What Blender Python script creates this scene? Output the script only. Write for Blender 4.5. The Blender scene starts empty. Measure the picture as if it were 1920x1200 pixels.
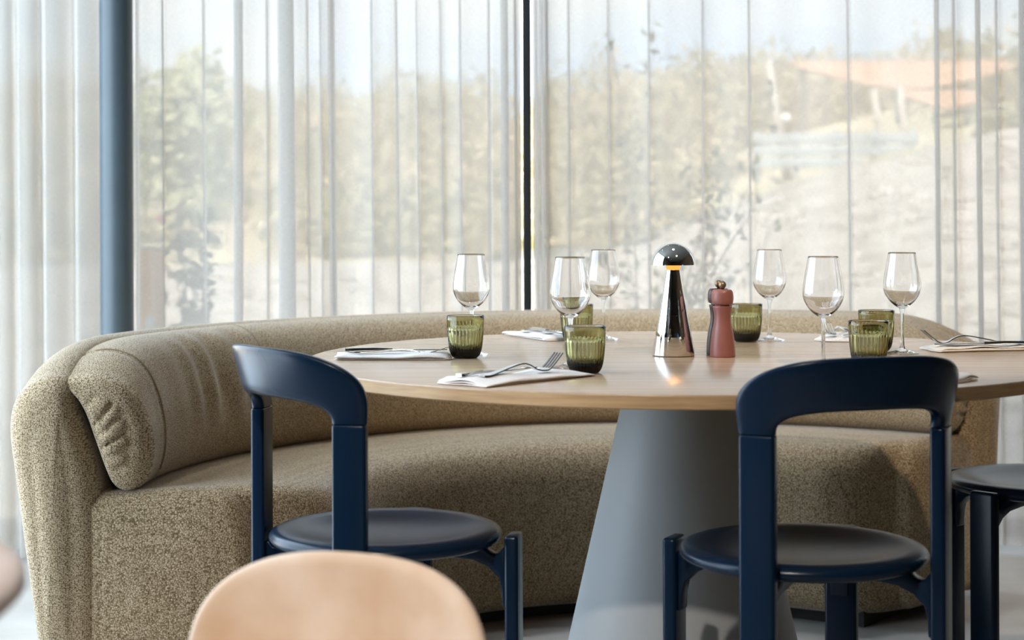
import bpy, bmesh, math, random
import numpy as np
from mathutils import Vector, Matrix

random.seed(7)
rng = np.random.default_rng(7)
scene = bpy.context.scene
COL = scene.collection
PI = math.pi

# ------------------------------------------------------------------ camera
FPX, YH, HC = 3160.0, 412.0, 1.016
cam_d = bpy.data.cameras.new('camera')
cam = bpy.data.objects.new('camera', cam_d)
COL.objects.link(cam)
cam_d.sensor_width = 36.0
cam_d.lens = FPX / 1920 * 36
cam_d.shift_y = -(600 - YH) / 1920
cam_d.clip_start = 0.05
cam_d.clip_end = 500
cam.matrix_world = (Matrix.Translation((0, 0, HC)) @ Matrix.Rotation(PI / 2, 4, 'X')
                    @ Matrix.Rotation(math.radians(-0.22), 4, 'Z'))
cam_d.dof.use_dof = True
cam_d.dof.focus_distance = 3.33
cam_d.dof.aperture_fstop = 4.0
scene.camera = cam

# ------------------------------------------------------------------ world, sun, exposure
scene.view_settings.view_transform = 'Standard'
scene.view_settings.look = 'None'
scene.view_settings.gamma = 1.0
scene.view_settings.use_curve_mapping = False
scene.view_settings.exposure = 0.74
SKY_STRENGTH = 5.2
w = bpy.data.worlds.new('sky')
scene.world = w
w.use_nodes = True
nt = w.node_tree
nt.nodes.clear()
wo = nt.nodes.new('ShaderNodeOutputWorld')
bg = nt.nodes.new('ShaderNodeBackground')
tc = nt.nodes.new('ShaderNodeTexCoord')
mp = nt.nodes.new('ShaderNodeMapping'); mp.inputs['Scale'].default_value = (1, 1, 2.6)
nz = nt.nodes.new('ShaderNodeTexNoise'); nz.inputs['Scale'].default_value = 4.0
nz.inputs['Detail'].default_value = 5
cr = nt.nodes.new('ShaderNodeValToRGB')
cr.color_ramp.elements[0].position = 0.38; cr.color_ramp.elements[0].color = (0.56, 0.75, 1.0, 1)
cr.color_ramp.elements[1].position = 0.60; cr.color_ramp.elements[1].color = (0.88, 0.95, 1.0, 1)
nt.links.new(tc.outputs['Generated'], mp.inputs['Vector'])
nt.links.new(mp.outputs['Vector'], nz.inputs['Vector'])
nt.links.new(nz.outputs['Fac'], cr.inputs['Fac'])
nt.links.new(cr.outputs['Color'], bg.inputs['Color'])
bg.inputs['Strength'].default_value = SKY_STRENGTH
nt.links.new(bg.outputs['Background'], wo.inputs['Surface'])

sun_d = bpy.data.lights.new('sun', 'SUN')
sun_d.energy = 23.0
sun_d.angle = math.radians(3)
sun_d.color = (1.0, 0.92, 0.79)
sun = bpy.data.objects.new('sun', sun_d)
COL.objects.link(sun)
sun.rotation_euler = Vector((0.12, 0.65, -0.85)).to_track_quat('-Z', 'Y').to_euler()


def portal(name, loc, rot, sx, sy):
    d = bpy.data.lights.new(name, 'AREA')
    d.shape = 'RECTANGLE'; d.size = sx; d.size_y = sy
    d.cycles.is_portal = True
    o = bpy.data.objects.new(name, d)
    o.location = loc; o.rotation_euler = rot
    COL.objects.link(o)


RX0, RX1, RY0, RY1, RH = -1.92, 3.4, -3.6, 5.42, 2.9
portal('sky_portal_back', ((RX0 + RX1) / 2, RY1 + 0.05, RH / 2), (-PI / 2, 0, 0), RX1 - RX0 + .2, RH)
portal('sky_portal_side', (RX0 - 0.05, 3.75, RH / 2), (0, -PI / 2, 0), RH, 3.5)

cy = scene.cycles
cy.use_denoising = True
cy.caustics_reflective = False
cy.max_bounces = 14
cy.diffuse_bounces = 5
cy.glossy_bounces = 6
cy.transmission_bounces = 14
cy.transparent_max_bounces = 40
cy.sample_clamp_indirect = 6.0
cy.blur_glossy = 0.3


# ------------------------------------------------------------------ helpers: materials
class NT:
    def __init__(self, name):
        self.m = bpy.data.materials.new(name)
        self.m.use_nodes = True
        self.t = self.m.node_tree
        self.t.nodes.clear()
        self.out = self.n('ShaderNodeOutputMaterial')

    def n(self, typ, **kw):
        nd = self.t.nodes.new(typ)
        for k, v in kw.items():
            if k in nd.inputs:
                nd.inputs[k].default_value = v
            else:
                setattr(nd, k, v)
        return nd

    def l(self, a, b):
        self.t.links.new(a, b)

    def surf(self, sock):
        self.l(sock, self.out.inputs['Surface'])
        return self.m

    def ramp(self, fac, stops):
        r = self.n('ShaderNodeValToRGB')
        e = r.color_ramp.elements
        while len(e) < len(stops):
            e.new(0.5)
        for el, (p, c) in zip(e, stops):
            el.position = p
            el.color = (*c, 1)
        self.l(fac, r.inputs['Fac'])
        return r.outputs['Color']

    def noise(self, scale, detail=3, vec=None, mscale=None, coord='Object', rough=0.5, distortion=0):
        nz = self.n('ShaderNodeTexNoise')
        nz.inputs['Scale'].default_value = scale
        nz.inputs['Detail'].default_value = detail
        nz.inputs['Roughness'].default_value = rough
        nz.inputs['Distortion'].default_value = distortion
        if vec is None:
            vec = self.n('ShaderNodeTexCoord').outputs[coord]
        if mscale:
            mp = self.n('ShaderNodeMapping')
            mp.inputs['Scale'].default_value = mscale
            self.l(vec, mp.inputs['Vector'])
            vec = mp.outputs['Vector']
        self.l(vec, nz.inputs['Vector'])
        return nz.outputs['Fac']

    def bump(self, h, strength, dist):
        b = self.n('ShaderNodeBump')
        b.inputs['Strength'].default_value = strength
        b.inputs['Distance'].default_value = dist
        self.l(h, b.inputs['Height'])
        return b.outputs['Normal']

    def math(self, op, a, b=None, c=None):
        m = self.n('ShaderNodeMath', operation=op)
        for i, v in enumerate((a, b, c)):
            if v is None:
                continue
            if hasattr(v, 'links'):
                self.l(v, m.inputs[i])
            else:
                m.inputs[i].default_value = v
        return m.outputs[0]


def principled(name, color, rough=0.5, metal=0.0, coat=0.0, spec=0.5, noise=None, bump=None):
    t = NT(name)
    p = t.n('ShaderNodeBsdfPrincipled')
    p.inputs['Base Color'].default_value = (*color, 1)
    p.inputs['Roughness'].default_value = rough
    p.inputs['Metallic'].default_value = metal
    p.inputs['Coat Weight'].default_value = coat
    p.inputs['Coat Roughness'].default_value = 0.15
    p.inputs['Specular IOR Level'].default_value = spec
    if noise:
        sc, amt = noise
        f = t.noise(sc, 4)
        a = tuple(c * (1 - amt) for c in color)
        b = tuple(min(1, c * (1 + amt)) for c in color)
        t.l(t.ramp(f, [(0.3, a), (0.7, b)]), p.inputs['Base Color'])
    if bump:
        sc, st, d = bump
        t.l(t.bump(t.noise(sc, 3), st, d), p.inputs['Normal'])
    return t.surf(p.outputs[0])


def glass_mat(name, absorb=None, density=0):
    t = NT(name)
    g = t.n('ShaderNodeBsdfGlass', IOR=1.48, Roughness=0.0)
    g.inputs['Color'].default_value = (1, 1, 1, 1)
    if absorb:
        v = t.n('ShaderNodeVolumeAbsorption', Density=density)
        v.inputs['Color'].default_value = (*absorb, 1)
        t.l(v.outputs[0], t.out.inputs['Volume'])
    return t.surf(g.outputs[0])


def pane_mat(name, tint):
    t = NT(name)
    a = t.n('ShaderNodeBsdfTransparent'); a.inputs['Color'].default_value = (*tint, 1)
    b = t.n('ShaderNodeBsdfGlossy', Roughness=0.0)
    mx = t.n('ShaderNodeMixShader', Fac=0.05)
    t.l(a.outputs[0], mx.inputs[1]); t.l(b.outputs[0], mx.inputs[2])
    return t.surf(mx.outputs[0])


def sheer_mat(name, through, tint):
    t = NT(name)
    uv = t.n('ShaderNodeTexCoord').outputs['UV']
    thread = t.noise(900, 2, uv, (1.0, 0.10, 1))
    thread2 = t.noise(900, 2, uv, (0.10, 1.0, 1))
    f = t.math('ADD', thread, thread2)
    f = t.math('MULTIPLY_ADD', f, 0.30, 1.0 - 0.30 - through)      # opaque share
    tr = t.n('ShaderNodeBsdfTransparent')
    df = t.n('ShaderNodeBsdfDiffuse'); df.inputs['Color'].default_value = (*tint, 1)
    tl = t.n('ShaderNodeBsdfTranslucent'); tl.inputs['Color'].default_value = (*tint, 1)
    m1 = t.n('ShaderNodeMixShader', Fac=0.66)
    t.l(df.outputs[0], m1.inputs[1]); t.l(tl.outputs[0], m1.inputs[2])
    m2 = t.n('ShaderNodeMixShader')
    t.l(f, m2.inputs[0]); t.l(tr.outputs[0], m2.inputs[1]); t.l(m1.outputs[0], m2.inputs[2])
    return t.surf(m2.outputs[0])


def fabric_mat(name='boucle_fabric', solid=False):
    t = NT(name)
    uv = t.n('ShaderNodeTexCoord').outputs['Object' if solid else 'UV']
    mp_ = t.n('ShaderNodeMapping'); mp_.inputs['Scale'].default_value = (1 / .0036, 1 / .0031, 1 / .0034 if solid else 1)
    t.l(uv, mp_.inputs['Vector'])
    vo = t.n('ShaderNodeTexVoronoi', Scale=1.0, Randomness=.75)
    vo.voronoi_dimensions = '3D' if solid else '2D'
    t.l(mp_.outputs['Vector'], vo.inputs['Vector'])
    blob = t.math('SUBTRACT', 1.0, t.math('MULTIPLY', vo.outputs['Distance'], 1.15))
    sepc = t.n('ShaderNodeSeparateColor'); t.l(vo.outputs['Color'], sepc.inputs[0])
    fine = t.noise(700, 2, uv)
    mid_ = t.noise(60, 3, uv)
    h = t.math('MULTIPLY_ADD', sepc.outputs[0], .20, t.math('MULTIPLY', blob, .74))
    h = t.math('MULTIPLY_ADD', fine, .25, h)
    h = t.math('MULTIPLY_ADD', mid_, .16, t.math('SUBTRACT', h, .15))
    col = t.ramp(h, [(0.18, (0.108, 0.071, 0.034)), (0.50, (0.305, 0.221, 0.126)), (0.85, (0.61, 0.50, 0.355))])
    p = t.n('ShaderNodeBsdfPrincipled', Roughness=0.95)
    p.inputs['Specular IOR Level'].default_value = 0.15
    p.inputs['Sheen Weight'].default_value = 0.55
    p.inputs['Sheen Roughness'].default_value = 0.35
    p.inputs['Sheen Tint'].default_value = (0.92, 0.92, 0.90, 1)
    t.l(col, p.inputs['Base Color'])
    t.l(t.bump(h, 0.6, 0.002), p.inputs['Normal'])
    return t.surf(p.outputs[0])


def oak_mat(name, c0, c1, rough=0.32, mscale=(1.6, 55, 55), coord='Object', coat=0.0):
    t = NT(name)
    f = t.noise(1.0, 5, mscale=mscale, rough=0.6, coord=coord)
    f2 = t.noise(3.0, 2, mscale=(0.5, 3, 3), coord=coord)
    g = t.math('MULTIPLY_ADD', f2, 0.35, t.math('MULTIPLY', f, 0.65))
    col = t.ramp(g, [(0.32, c0), (0.66, c1)])
    p = t.n('ShaderNodeBsdfPrincipled', Roughness=rough)
    p.inputs['Coat Weight'].default_value = coat
    p.inputs['Coat Roughness'].default_value = 0.25
    t.l(col, p.inputs['Base Color'])
    t.l(t.bump(f, 0.12, 0.0008), p.inputs['Normal'])
    return t.surf(p.outputs[0])


def emit_mat(name, color, strength):
    t = NT(name)
    e = t.n('ShaderNodeEmission', Strength=strength)
    e.inputs['Color'].default_value = (*color, 1)
    return t.surf(e.outputs[0])


def ramp_mat(name, stops, scale, rough=0.9, detail=5, bump=None, translucent=0.0):
    t = NT(name)
    f = t.noise(scale, detail)
    c = t.ramp(f, stops)
    p = t.n('ShaderNodeBsdfPrincipled', Roughness=rough)
    p.inputs['Specular IOR Level'].default_value = 0.2
    t.l(c, p.inputs['Base Color'])
    if bump:
        t.l(t.bump(t.noise(bump[0], 4), bump[1], bump[2]), p.inputs['Normal'])
    if translucent:
        tl = t.n('ShaderNodeBsdfTranslucent'); t.l(c, tl.inputs['Color'])
        mx = t.n('ShaderNodeMixShader', Fac=translucent)
        t.l(p.outputs[0], mx.inputs[1]); t.l(tl.outputs[0], mx.inputs[2])
        return t.surf(mx.outputs[0])
    return t.surf(p.outputs[0])


M = dict(
    fabric=fabric_mat(),
    fabric_solid=fabric_mat('boucle_fabric_seat', True),
    navy=principled('navy_lacquer', (0.0030, 0.0135, 0.034), 0.27, coat=0.0, spec=0.27, bump=(60, 0.02, 0.002)),
    oak=oak_mat('oak_top', (0.38, 0.265, 0.17), (0.53, 0.39, 0.27), 0.22),
    oak_edge=oak_mat('oak_edge', (0.36, 0.22, 0.105), (0.56, 0.375, 0.20), 0.5, (9, 9, 160)),
    grey=principled('grey_paint', (0.36, 0.375, 0.38), 0.55, bump=(300, 0.04, 0.001)),
    chrome=principled('polished_chrome', (0.86, 0.84, 0.80), 0.045, 1.0),
    steel=principled('cutlery_steel', (0.78, 0.78, 0.78), 0.13, 1.0),
    glow=emit_mat('warm_lamp_glow', (1.0, 0.27, 0.05), 1.25),
    terracotta=principled('terracotta_paint', (0.30, 0.115, 0.097), 0.40, noise=(30, 0.05)),
    plum=principled('dark_plum_paint', (0.05, 0.022, 0.022), 0.4),
    brass=principled('aged_brass', (0.27, 0.22, 0.145), 0.4, 0.8),
    linen=ramp_mat('napkin_linen', [(0.3, (0.83, 0.80, 0.775)), (0.7, (0.89, 0.87, 0.85))], 300, bump=(600, 0.2, 0.0006)),
    clear=glass_mat('clear_glass'),
    olive=glass_mat('olive_glass', (0.52, 0.50, 0.03), 360),
    sheer=sheer_mat('sheer_curtain', 0.28, (0.735, 0.71, 0.68)),
    sheer_dense=sheer_mat('gathered_curtain', 0.10, (0.70, 0.68, 0.65)),
    pane=pane_mat('dimming_pane', (0.485, 0.482, 0.472)),  # pane tint added to dim the view outside
    pane_clear=pane_mat('clear_window_glass', (0.93, 0.95, 0.95)),
    frame=principled('dark_window_frame', (0.018, 0.022, 0.027), 0.45, noise=(20, 0.1)),
    column=principled('blue_grey_steel', (0.062, 0.084, 0.098), 0.40, noise=(12, 0.06)),
    wall=ramp_mat('plaster', [(0.3, (0.20, 0.18, 0.16)), (0.7, (0.23, 0.21, 0.185))], 6),
    wood_wall=ramp_mat('walnut_panel', [(0.3, (0.075, 0.05, 0.032)), (0.7, (0.12, 0.08, 0.05))], 3),
    ceiling=ramp_mat('ceiling_paint', [(0.3, (0.20, 0.205, 0.21)), (0.7, (0.23, 0.235, 0.24))], 5),
    concrete=ramp_mat('polished_concrete', [(0.3, (0.33, 0.31, 0.29)), (0.7, (0.47, 0.45, 0.42))], 3.2, rough=0.38, bump=(40, 0.05, 0.002)),
    thread=ramp_mat('seam_thread', [(0.3, (0.24, 0.185, 0.115)), (0.7, (0.30, 0.24, 0.155))], 400),
    beech=ramp_mat('pale_beech', [(0.32, (0.68, 0.49, 0.34)), (0.68, (0.84, 0.70, 0.58))], 9, rough=0.55, detail=4),
    taupe=ramp_mat('taupe_table', [(0.3, (0.50, 0.41, 0.37)), (0.7, (0.56, 0.47, 0.43))], 9, rough=0.4),
    gravel=ramp_mat('pale_gravel', [(0.30, (0.30, 0.265, 0.225)), (0.48, (0.44, 0.40, 0.355)), (0.7, (0.53, 0.495, 0.45))], 3.2, detail=8, bump=(9, 0.8, 0.08)),
    stone=ramp_mat('pale_stone', [(0.3, (0.30, 0.265, 0.22)), (0.7, (0.55, 0.51, 0.46))], 1.3),
    hill=ramp_mat('dry_hillside', [(0.32, (0.36, 0.34, 0.21)), (0.5, (0.51, 0.455, 0.315)), (0.68, (0.64, 0.545, 0.41))], 0.35, detail=6),
    scrub=ramp_mat('scrub_leaves', [(0.32, (0.345, 0.325, 0.19)), (0.5, (0.50, 0.45, 0.30)), (0.68, (0.64, 0.535, 0.40))], 0.45, translucent=0.3),
    leaf=ramp_mat('tree_leaves', [(0.3, (0.44, 0.46, 0.28)), (0.7, (0.60, 0.60, 0.41))], 2.0, translucent=0.35),
    sage=ramp_mat('sage_leaves', [(0.3, (0.12, 0.14, 0.08)), (0.7, (0.22, 0.245, 0.15))], 5.0, translucent=0.15),
    bark=ramp_mat('grey_bark', [(0.3, (0.22, 0.18, 0.14)), (0.7, (0.34, 0.29, 0.24))], 20),
    pole=ramp_mat('weathered_pole', [(0.3, (0.50, 0.44, 0.38)), (0.7, (0.62, 0.56, 0.50))], 6),
    orange=ramp_mat('orange_tiles', [(0.3, (0.50, 0.31, 0.20)), (0.7, (0.57, 0.38, 0.27))], 2),
    bollard=ramp_mat('orange_timber', [(0.3, (0.66, 0.30, 0.09)), (0.7, (0.76, 0.40, 0.15))], 10),
    barrier=principled('grey_barrier', (0.42, 0.46, 0.50), 0.7, noise=(4, 0.1)),
    white=principled('white_plastic', (0.85, 0.85, 0.83), 0.5, noise=(5, 0.03)),
    red=principled('red_flower', (0.75, 0.10, 0.08), 0.6, noise=(5, 0.1)),
    black=principled('black_and_gap_shade', (0.02, 0.018, 0.016), 0.8, noise=(5, 0.1)),  # black of small fittings; on the plinth it paints the shadow gap
    spot_glow=emit_mat('spot_lens', (1.0, 0.85, 0.66), 6.0),
)


# ------------------------------------------------------------------ helpers: objects
def link(o, parent=None):
    COL.objects.link(o)
    if parent is not None:
        o.parent = parent
    return o


def empty(name, loc=(0, 0, 0), rz=0.0):
    o = bpy.data.objects.new(name, None)
    o.location = loc
    o.rotation_euler = (0, 0, rz)
    o.empty_display_size = 0.05
    return link(o)


def tag(o, label=None, cat=None, group=None, kind=None):
    if label: o['label'] = label
    if cat: o['category'] = cat
    if group: o['group'] = group
    if kind: o['kind'] = kind
    return o


def mesh_data(name, verts, faces, mat, smooth=True, uvs=None):
    me = bpy.data.meshes.new(name)
    me.from_pydata([tuple(map(float, v)) for v in verts], [], [tuple(map(int, f)) for f in faces])
    if isinstance(mat, str): mat = M[mat]
    me.materials.append(mat)
    if smooth:
        me.polygons.foreach_set('use_smooth', [True] * len(me.polygons))
    if uvs is not None:
        lay = me.uv_layers.new(name='UVMap')
        flat = [c for fuv in uvs for uv in fuv for c in uv]
        lay.data.foreach_set('uv', flat)
    me.update()
    return me


def fix_normals(me):
    bm = bmesh.new(); bm.from_mesh(me)
    bmesh.ops.recalc_face_normals(bm, faces=bm.faces)
    bm.to_mesh(me); bm.free()
    return me


def obj(name, me, parent=None, loc=(0, 0, 0), rz=0.0):
    o = bpy.data.objects.new(name, me)
    o.location = loc
    o.rotation_euler = (0, 0, rz)
    return link(o, parent)


def mobj(name, verts, faces, mat, parent=None, smooth=True, uvs=None, loc=(0, 0, 0), rz=0.0):
    return obj(name, mesh_data(name, verts, faces, mat, smooth, uvs), parent, loc, rz)


def box_me(name, x0, x1, y0, y1, z0, z1, mat, bevel=0.0, seg=2):
    bm = bmesh.new()
    bmesh.ops.create_cube(bm, size=1)
    for v in bm.verts:
        v.co = Vector((x0 + (v.co.x + .5) * (x1 - x0), y0 + (v.co.y + .5) * (y1 - y0), z0 + (v.co.z + .5) * (z1 - z0)))
    if bevel:
        bmesh.ops.bevel(bm, geom=bm.edges[:], offset=bevel, segments=seg, profile=0.5, affect='EDGES')
    me = bpy.data.meshes.new(name)
    bm.to_mesh(me); bm.free()
    me.materials.append(M[mat] if isinstance(mat, str) else mat)
    if bevel:
        me.polygons.foreach_set('use_smooth', [True] * len(me.polygons))
        me.set_sharp_from_angle(angle=math.radians(50))
    return me


def box(name, x0, x1, y0, y1, z0, z1, mat, parent=None, bevel=0.0, seg=2):
    return obj(name, box_me(name, x0, x1, y0, y1, z0, z1, mat, bevel, seg), parent)


def lathe_me(name, prof, n, mat, smooth=True, sharp=None, mod=None):
    """prof: list of (r, z); r == 0 makes a pole.  mod(theta, r, z) -> r"""
    verts, rings = [], []
    for (r, z) in prof:
        if r < 1e-7:
            rings.append([len(verts)]); verts.append((0, 0, z))
        else:
            ring = []
            for k in range(n):
                a = 2 * PI * k / n
                rr = mod(a, r, z) if mod else r
                ring.append(len(verts)); verts.append((rr * math.cos(a), rr * math.sin(a), z))
            rings.append(ring)
    faces = []
    for a, b in zip(rings[:-1], rings[1:]):
        if len(a) == 1 and len(b) == 1: continue
        for k in range(n):
            k2 = (k + 1) % n
            if len(a) == 1: faces.append((a[0], b[k2], b[k]))
            elif len(b) == 1: faces.append((a[k], a[k2], b[0]))
            else: faces.append((a[k], a[k2], b[k2], b[k]))
    me = fix_normals(mesh_data(name, verts, faces, mat, smooth))
    if sharp: me.set_sharp_from_angle(angle=math.radians(sharp))
    return me


def smooth_closed(pts, n):
    """Catmull-Rom through a closed polygon, resampled to n points of equal spacing."""
    P = np.array(pts, float); m = len(P)
    out = []
    for i in range(m):
        p0, p1, p2, p3 = P[(i - 1) % m], P[i], P[(i + 1) % m], P[(i + 2) % m]
        for t in np.linspace(0, 1, 12, endpoint=False):
            out.append(.5 * (2 * p1 + (p2 - p0) * t + (2 * p0 - 5 * p1 + 4 * p2 - p3) * t * t + (3 * p1 - p0 - 3 * p2 + p3) * t ** 3))
    out = np.array(out)
    d = np.r_[0, np.cumsum(np.linalg.norm(np.diff(np.vstack([out, out[:1]]), axis=0), axis=1))]
    c = np.vstack([out, out[:1]])
    s = np.linspace(0, d[-1], n, endpoint=False)
    return np.c_[np.interp(s, d, c[:, 0]), np.interp(s, d, c[:, 1])]


def smooth_open(pts, n):
    P = np.array(pts, float)
    Q = np.vstack([2 * P[0] - P[1], P, 2 * P[-1] - P[-2]])
    out = []
    for i in range(1, len(Q) - 2):
        p0, p1, p2, p3 = Q[i - 1:i + 3]
        for t in np.linspace(0, 1, 12, endpoint=False):
            out.append(.5 * (2 * p1 + (p2 - p0) * t + (2 * p0 - 5 * p1 + 4 * p2 - p3) * t * t + (3 * p1 - p0 - 3 * p2 + p3) * t ** 3))
    out.append(P[-1]); out = np.array(out)
    d = np.r_[0, np.cumsum(np.linalg.norm(np.diff(out, axis=0), axis=1))]
    s = np.linspace(0, d[-1], n)
    return np.stack([np.interp(s, d, out[:, k]) for k in range(out.shape[1])], 1)


def tube(path, radii, sides=8):
    """verts, faces of a tapering tube along 3-D points, closed at both ends"""
    P = np.array(path, float)
    if np.isscalar(radii): radii = [radii] * len(P)
    verts, faces = [], []
    up = np.array([0.31, 0.17, 0.93])
    for i, p in enumerate(P):
        t = P[min(i + 1, len(P) - 1)] - P[max(i - 1, 0)]
        t = t / (np.linalg.norm(t) + 1e-9)
        a = np.cross(t, up); a /= np.linalg.norm(a) + 1e-9
        b = np.cross(t, a)
        for k in range(sides):
            an = 2 * PI * k / sides
            verts.append(p + radii[i] * (math.cos(an) * a + math.sin(an) * b))
    for i in range(len(P) - 1):
        for k in range(sides):
            k2 = (k + 1) % sides
            faces.append((i * sides + k, i * sides + k2, (i + 1) * sides + k2, (i + 1) * sides + k))
    faces.append(tuple(range(sides))[::-1])
    faces.append(tuple((len(P) - 1) * sides + k for k in range(sides)))
    return verts, faces


class MB:
    def __init__(self):
        self.v, self.f = [], []

    def add(self, vf):
        o = len(self.v)
        self.v += [tuple(p) for p in vf[0]]
        self.f += [tuple(i + o for i in f) for f in vf[1]]
        return self


# ------------------------------------------------------------------ the room
def structure(o, label=None, cat=None):
    return tag(o, label, cat, kind='structure')


structure(box('floor', RX0, RX1, RY0, RY1 + 0.06, -0.12, 0.0, 'concrete'), 'polished grey concrete floor under the table and sofa', 'floor')
structure(box('ceiling', RX0 - .1, RX1 + .1, RY0 - .1, RY1 + 0.3, RH, RH + 0.15, 'ceiling'), 'plain white ceiling above the room', 'ceiling')
structure(box('wall_right', RX1, RX1 + .12, RY0, RY1 + .06, 0, RH, 'wood_wall'), 'dark wooden wall beyond the right edge', 'wall')
structure(box('wall_rear', RX0, RX1, RY0 - .12, RY0, 0, RH, 'wood_wall'), 'dark wooden wall behind the viewpoint', 'wall')


def glazing(name, label, axis, fixed, a0, a1, mull, pane='pane', mat='frame'):
    """a fixed glazed wall: frame, mullions and one pane per field"""
    root = structure(empty(name), label, 'window')

    def bar(nm, p0, p1, z0, z1, d=0.035):
        if axis == 'x': return box(nm, p0, p1, fixed - d, fixed + d, z0, z1, mat, root, 0.004)
        return box(nm, fixed - d, fixed + d, p0, p1, z0, z1, mat, root, 0.004)
    bar('bottom_rail', a0, a1, 0.0, 0.055)
    bar('top_rail', a0, a1, RH - 0.07, RH - 0.001)
    edges = [a0 + .03] + list(mull) + [a1 - .03]
    for m, hw in zip(edges, [0.03] + [0.014] * len(mull) + [0.03]):
        bar('mullion', m - hw, m + hw, 0.055, RH - 0.07)
    for e0, e1 in zip(edges[:-1], edges[1:]):
        if axis == 'x': box('pane', e0 + .017, e1 - .017, fixed - .004, fixed + .004, .055, RH - .07, pane, root)
        else: box('pane', fixed - .004, fixed + .004, e0 + .017, e1 - .017, .055, RH - .07, pane, root)
    return root


glazing('window_1', 'tall glazed wall with dark frame behind the sheer curtains', 'x', RY1, RX0 + .06, RX1, [-1.30, 0.049, 1.75])
glazing('window_2', 'added glazed side wall for daylight, beyond the left edge', 'y', RX0, 2.1, RY1 - .04, [3.2, 4.3], 'pane_clear')  # unseen glazing, added and sized to bring daylight from the left
structure(box('wall_left', RX0 - .12, RX0, RY0, 2.09, 0, RH, 'wall'), 'plain plaster wall beyond the left edge', 'wall')

# round steel column beside the gathered curtain
col = mobj('steel_column', *tube([(0, 0, 0.0), (0, 0, RH)], 0.0485, 48), 'column', loc=(-1.168, 4.98, 0))
col.data.set_sharp_from_angle(angle=math.radians(60))
structure(tag(col, 'round blue-grey steel column between the two curtains', 'column'))


# ------------------------------------------------------------------ ceiling spots (unseen; some added only to brighten)
def ceiling_spot(x, y, tx, ty, power, label, col=(1.0, 0.80, 0.58), size=70, rad=0.05):
    r = tag(empty('ceiling_spotlight', (x, y, RH - 0.12)), label, 'lamp', 'ceiling spotlights')
    obj('housing', lathe_me('housing', [(0.0, 0.12), (0.045, 0.12), (0.05, 0.11), (0.05, 0.0), (0.044, 0.0), (0.044, 0.02), (0, 0.02)], 24, 'black', sharp=40), r)
    obj('lens', lathe_me('lens', [(0, 0.015), (0.043, 0.015), (0.043, 0.018), (0, 0.018)], 24, 'spot_glow', sharp=40), r)
    d = bpy.data.lights.new('spot_beam', 'SPOT')
    d.energy = power; d.color = col; d.spot_size = math.radians(size); d.spot_blend = 0.7
    d.shadow_soft_size = rad
    o = bpy.data.objects.new('spot_beam', d)
    COL.objects.link(o)
    o.location = (x, y, RH - 0.13)
    o.rotation_euler = Vector((tx - x, ty - y, -(RH - .9))).to_track_quat('-Z', 'Y').to_euler()


ceiling_spot(0.85, 1.75, 1.02, 4.25, 120, 'black ceiling spotlight nearest the right hand chair', size=52)
ceiling_spot(-0.95, 1.55, -0.5, 3.5, 14, 'black ceiling spotlight on the sofa arm side')
ceiling_spot(0.34, 3.30, 0.34, 3.4, 10, 'black ceiling spotlight added unseen to brighten the round table', col=(1.0, .95, .88), rad=0.12)  # unseen spot added to lift the tabletop and napkins
ceiling_spot(-0.6, 0.2, -0.22, 1.75, 185, 'black ceiling spotlight added unseen to brighten the beech chair', col=(1.0, 0.90, 0.80), size=44)  # unseen spot added to light the front of the beech chair

for (dx_, dy_, pw_, lab_) in ((-0.95, 4.30, 32, 'added unseen downlight brightening the sofa arm'), (0.0, 4.85, 50, 'added unseen downlight brightening the middle of the sofa'), (1.0, 4.75, 42, 'added unseen downlight brightening the far sofa end')):
    ceiling_spot(dx_, dy_, dx_, dy_ - .05, pw_, lab_, col=(0.86, 0.93, 1.0), size=62, rad=0.12)  # unseen cool downlights added to brighten sofa top and seat

# ------------------------------------------------------------------ curtains
SC = FPX / 5.12


def cx_(px):
    return (px - 960) / SC


def curtain_me(name, path, z0, z1, mat, nz=7, sway=0.006, seed=0):
    r = np.random.default_rng(seed)
    P = np.array(path, float)
    for _ in range(2):                                   # Chaikin rounding
        Q = np.empty((2 * len(P) - 2, 2))
        Q[0::2] = .75 * P[:-1] + .25 * P[1:]
        Q[1::2] = .25 * P[:-1] + .75 * P[1:]
        P = np.vstack([P[:1], Q, P[-1:]])
    n = len(P)
    d = np.r_[0, np.cumsum(np.linalg.norm(np.diff(P, axis=0), axis=1))]
    ph = r.uniform(0, 6.28, 3)
    verts = []
    for j in range(nz):
        t = j / (nz - 1); z = z0 + (z1 - z0) * t
        fl = 1 + 0.25 * (1 - t)
        off = sway * np.sin(P[:, 0] * 5 + ph[0] + 2.2 * t) + 0.004 * np.sin(P[:, 0] * 17 + ph[1] + 3 * t)
        y0 = P[:, 1].mean()
        xs = P[:, 0] + off * (1 - t) + 0.010 * (t - .5) * -1
        ys = y0 + (P[:, 1] - y0) * fl
        verts += [(xs[i], ys[i], z) for i in range(n)]
    faces, uvs = [], []
    for j in range(nz - 1):
        za, zb = z0 + (z1 - z0) * j / (nz - 1), z0 + (z1 - z0) * (j + 1) / (nz - 1)
        for i in range(n - 1):
            faces.append((j * n + i, j * n + i + 1, (j + 1) * n + i + 1, (j + 1) * n + i))
            uvs.append(((d[i], za), (d[i + 1], za), (d[i + 1], zb), (d[i], zb)))
    return mesh_data(name, verts, faces, mat, True, uvs)


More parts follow.
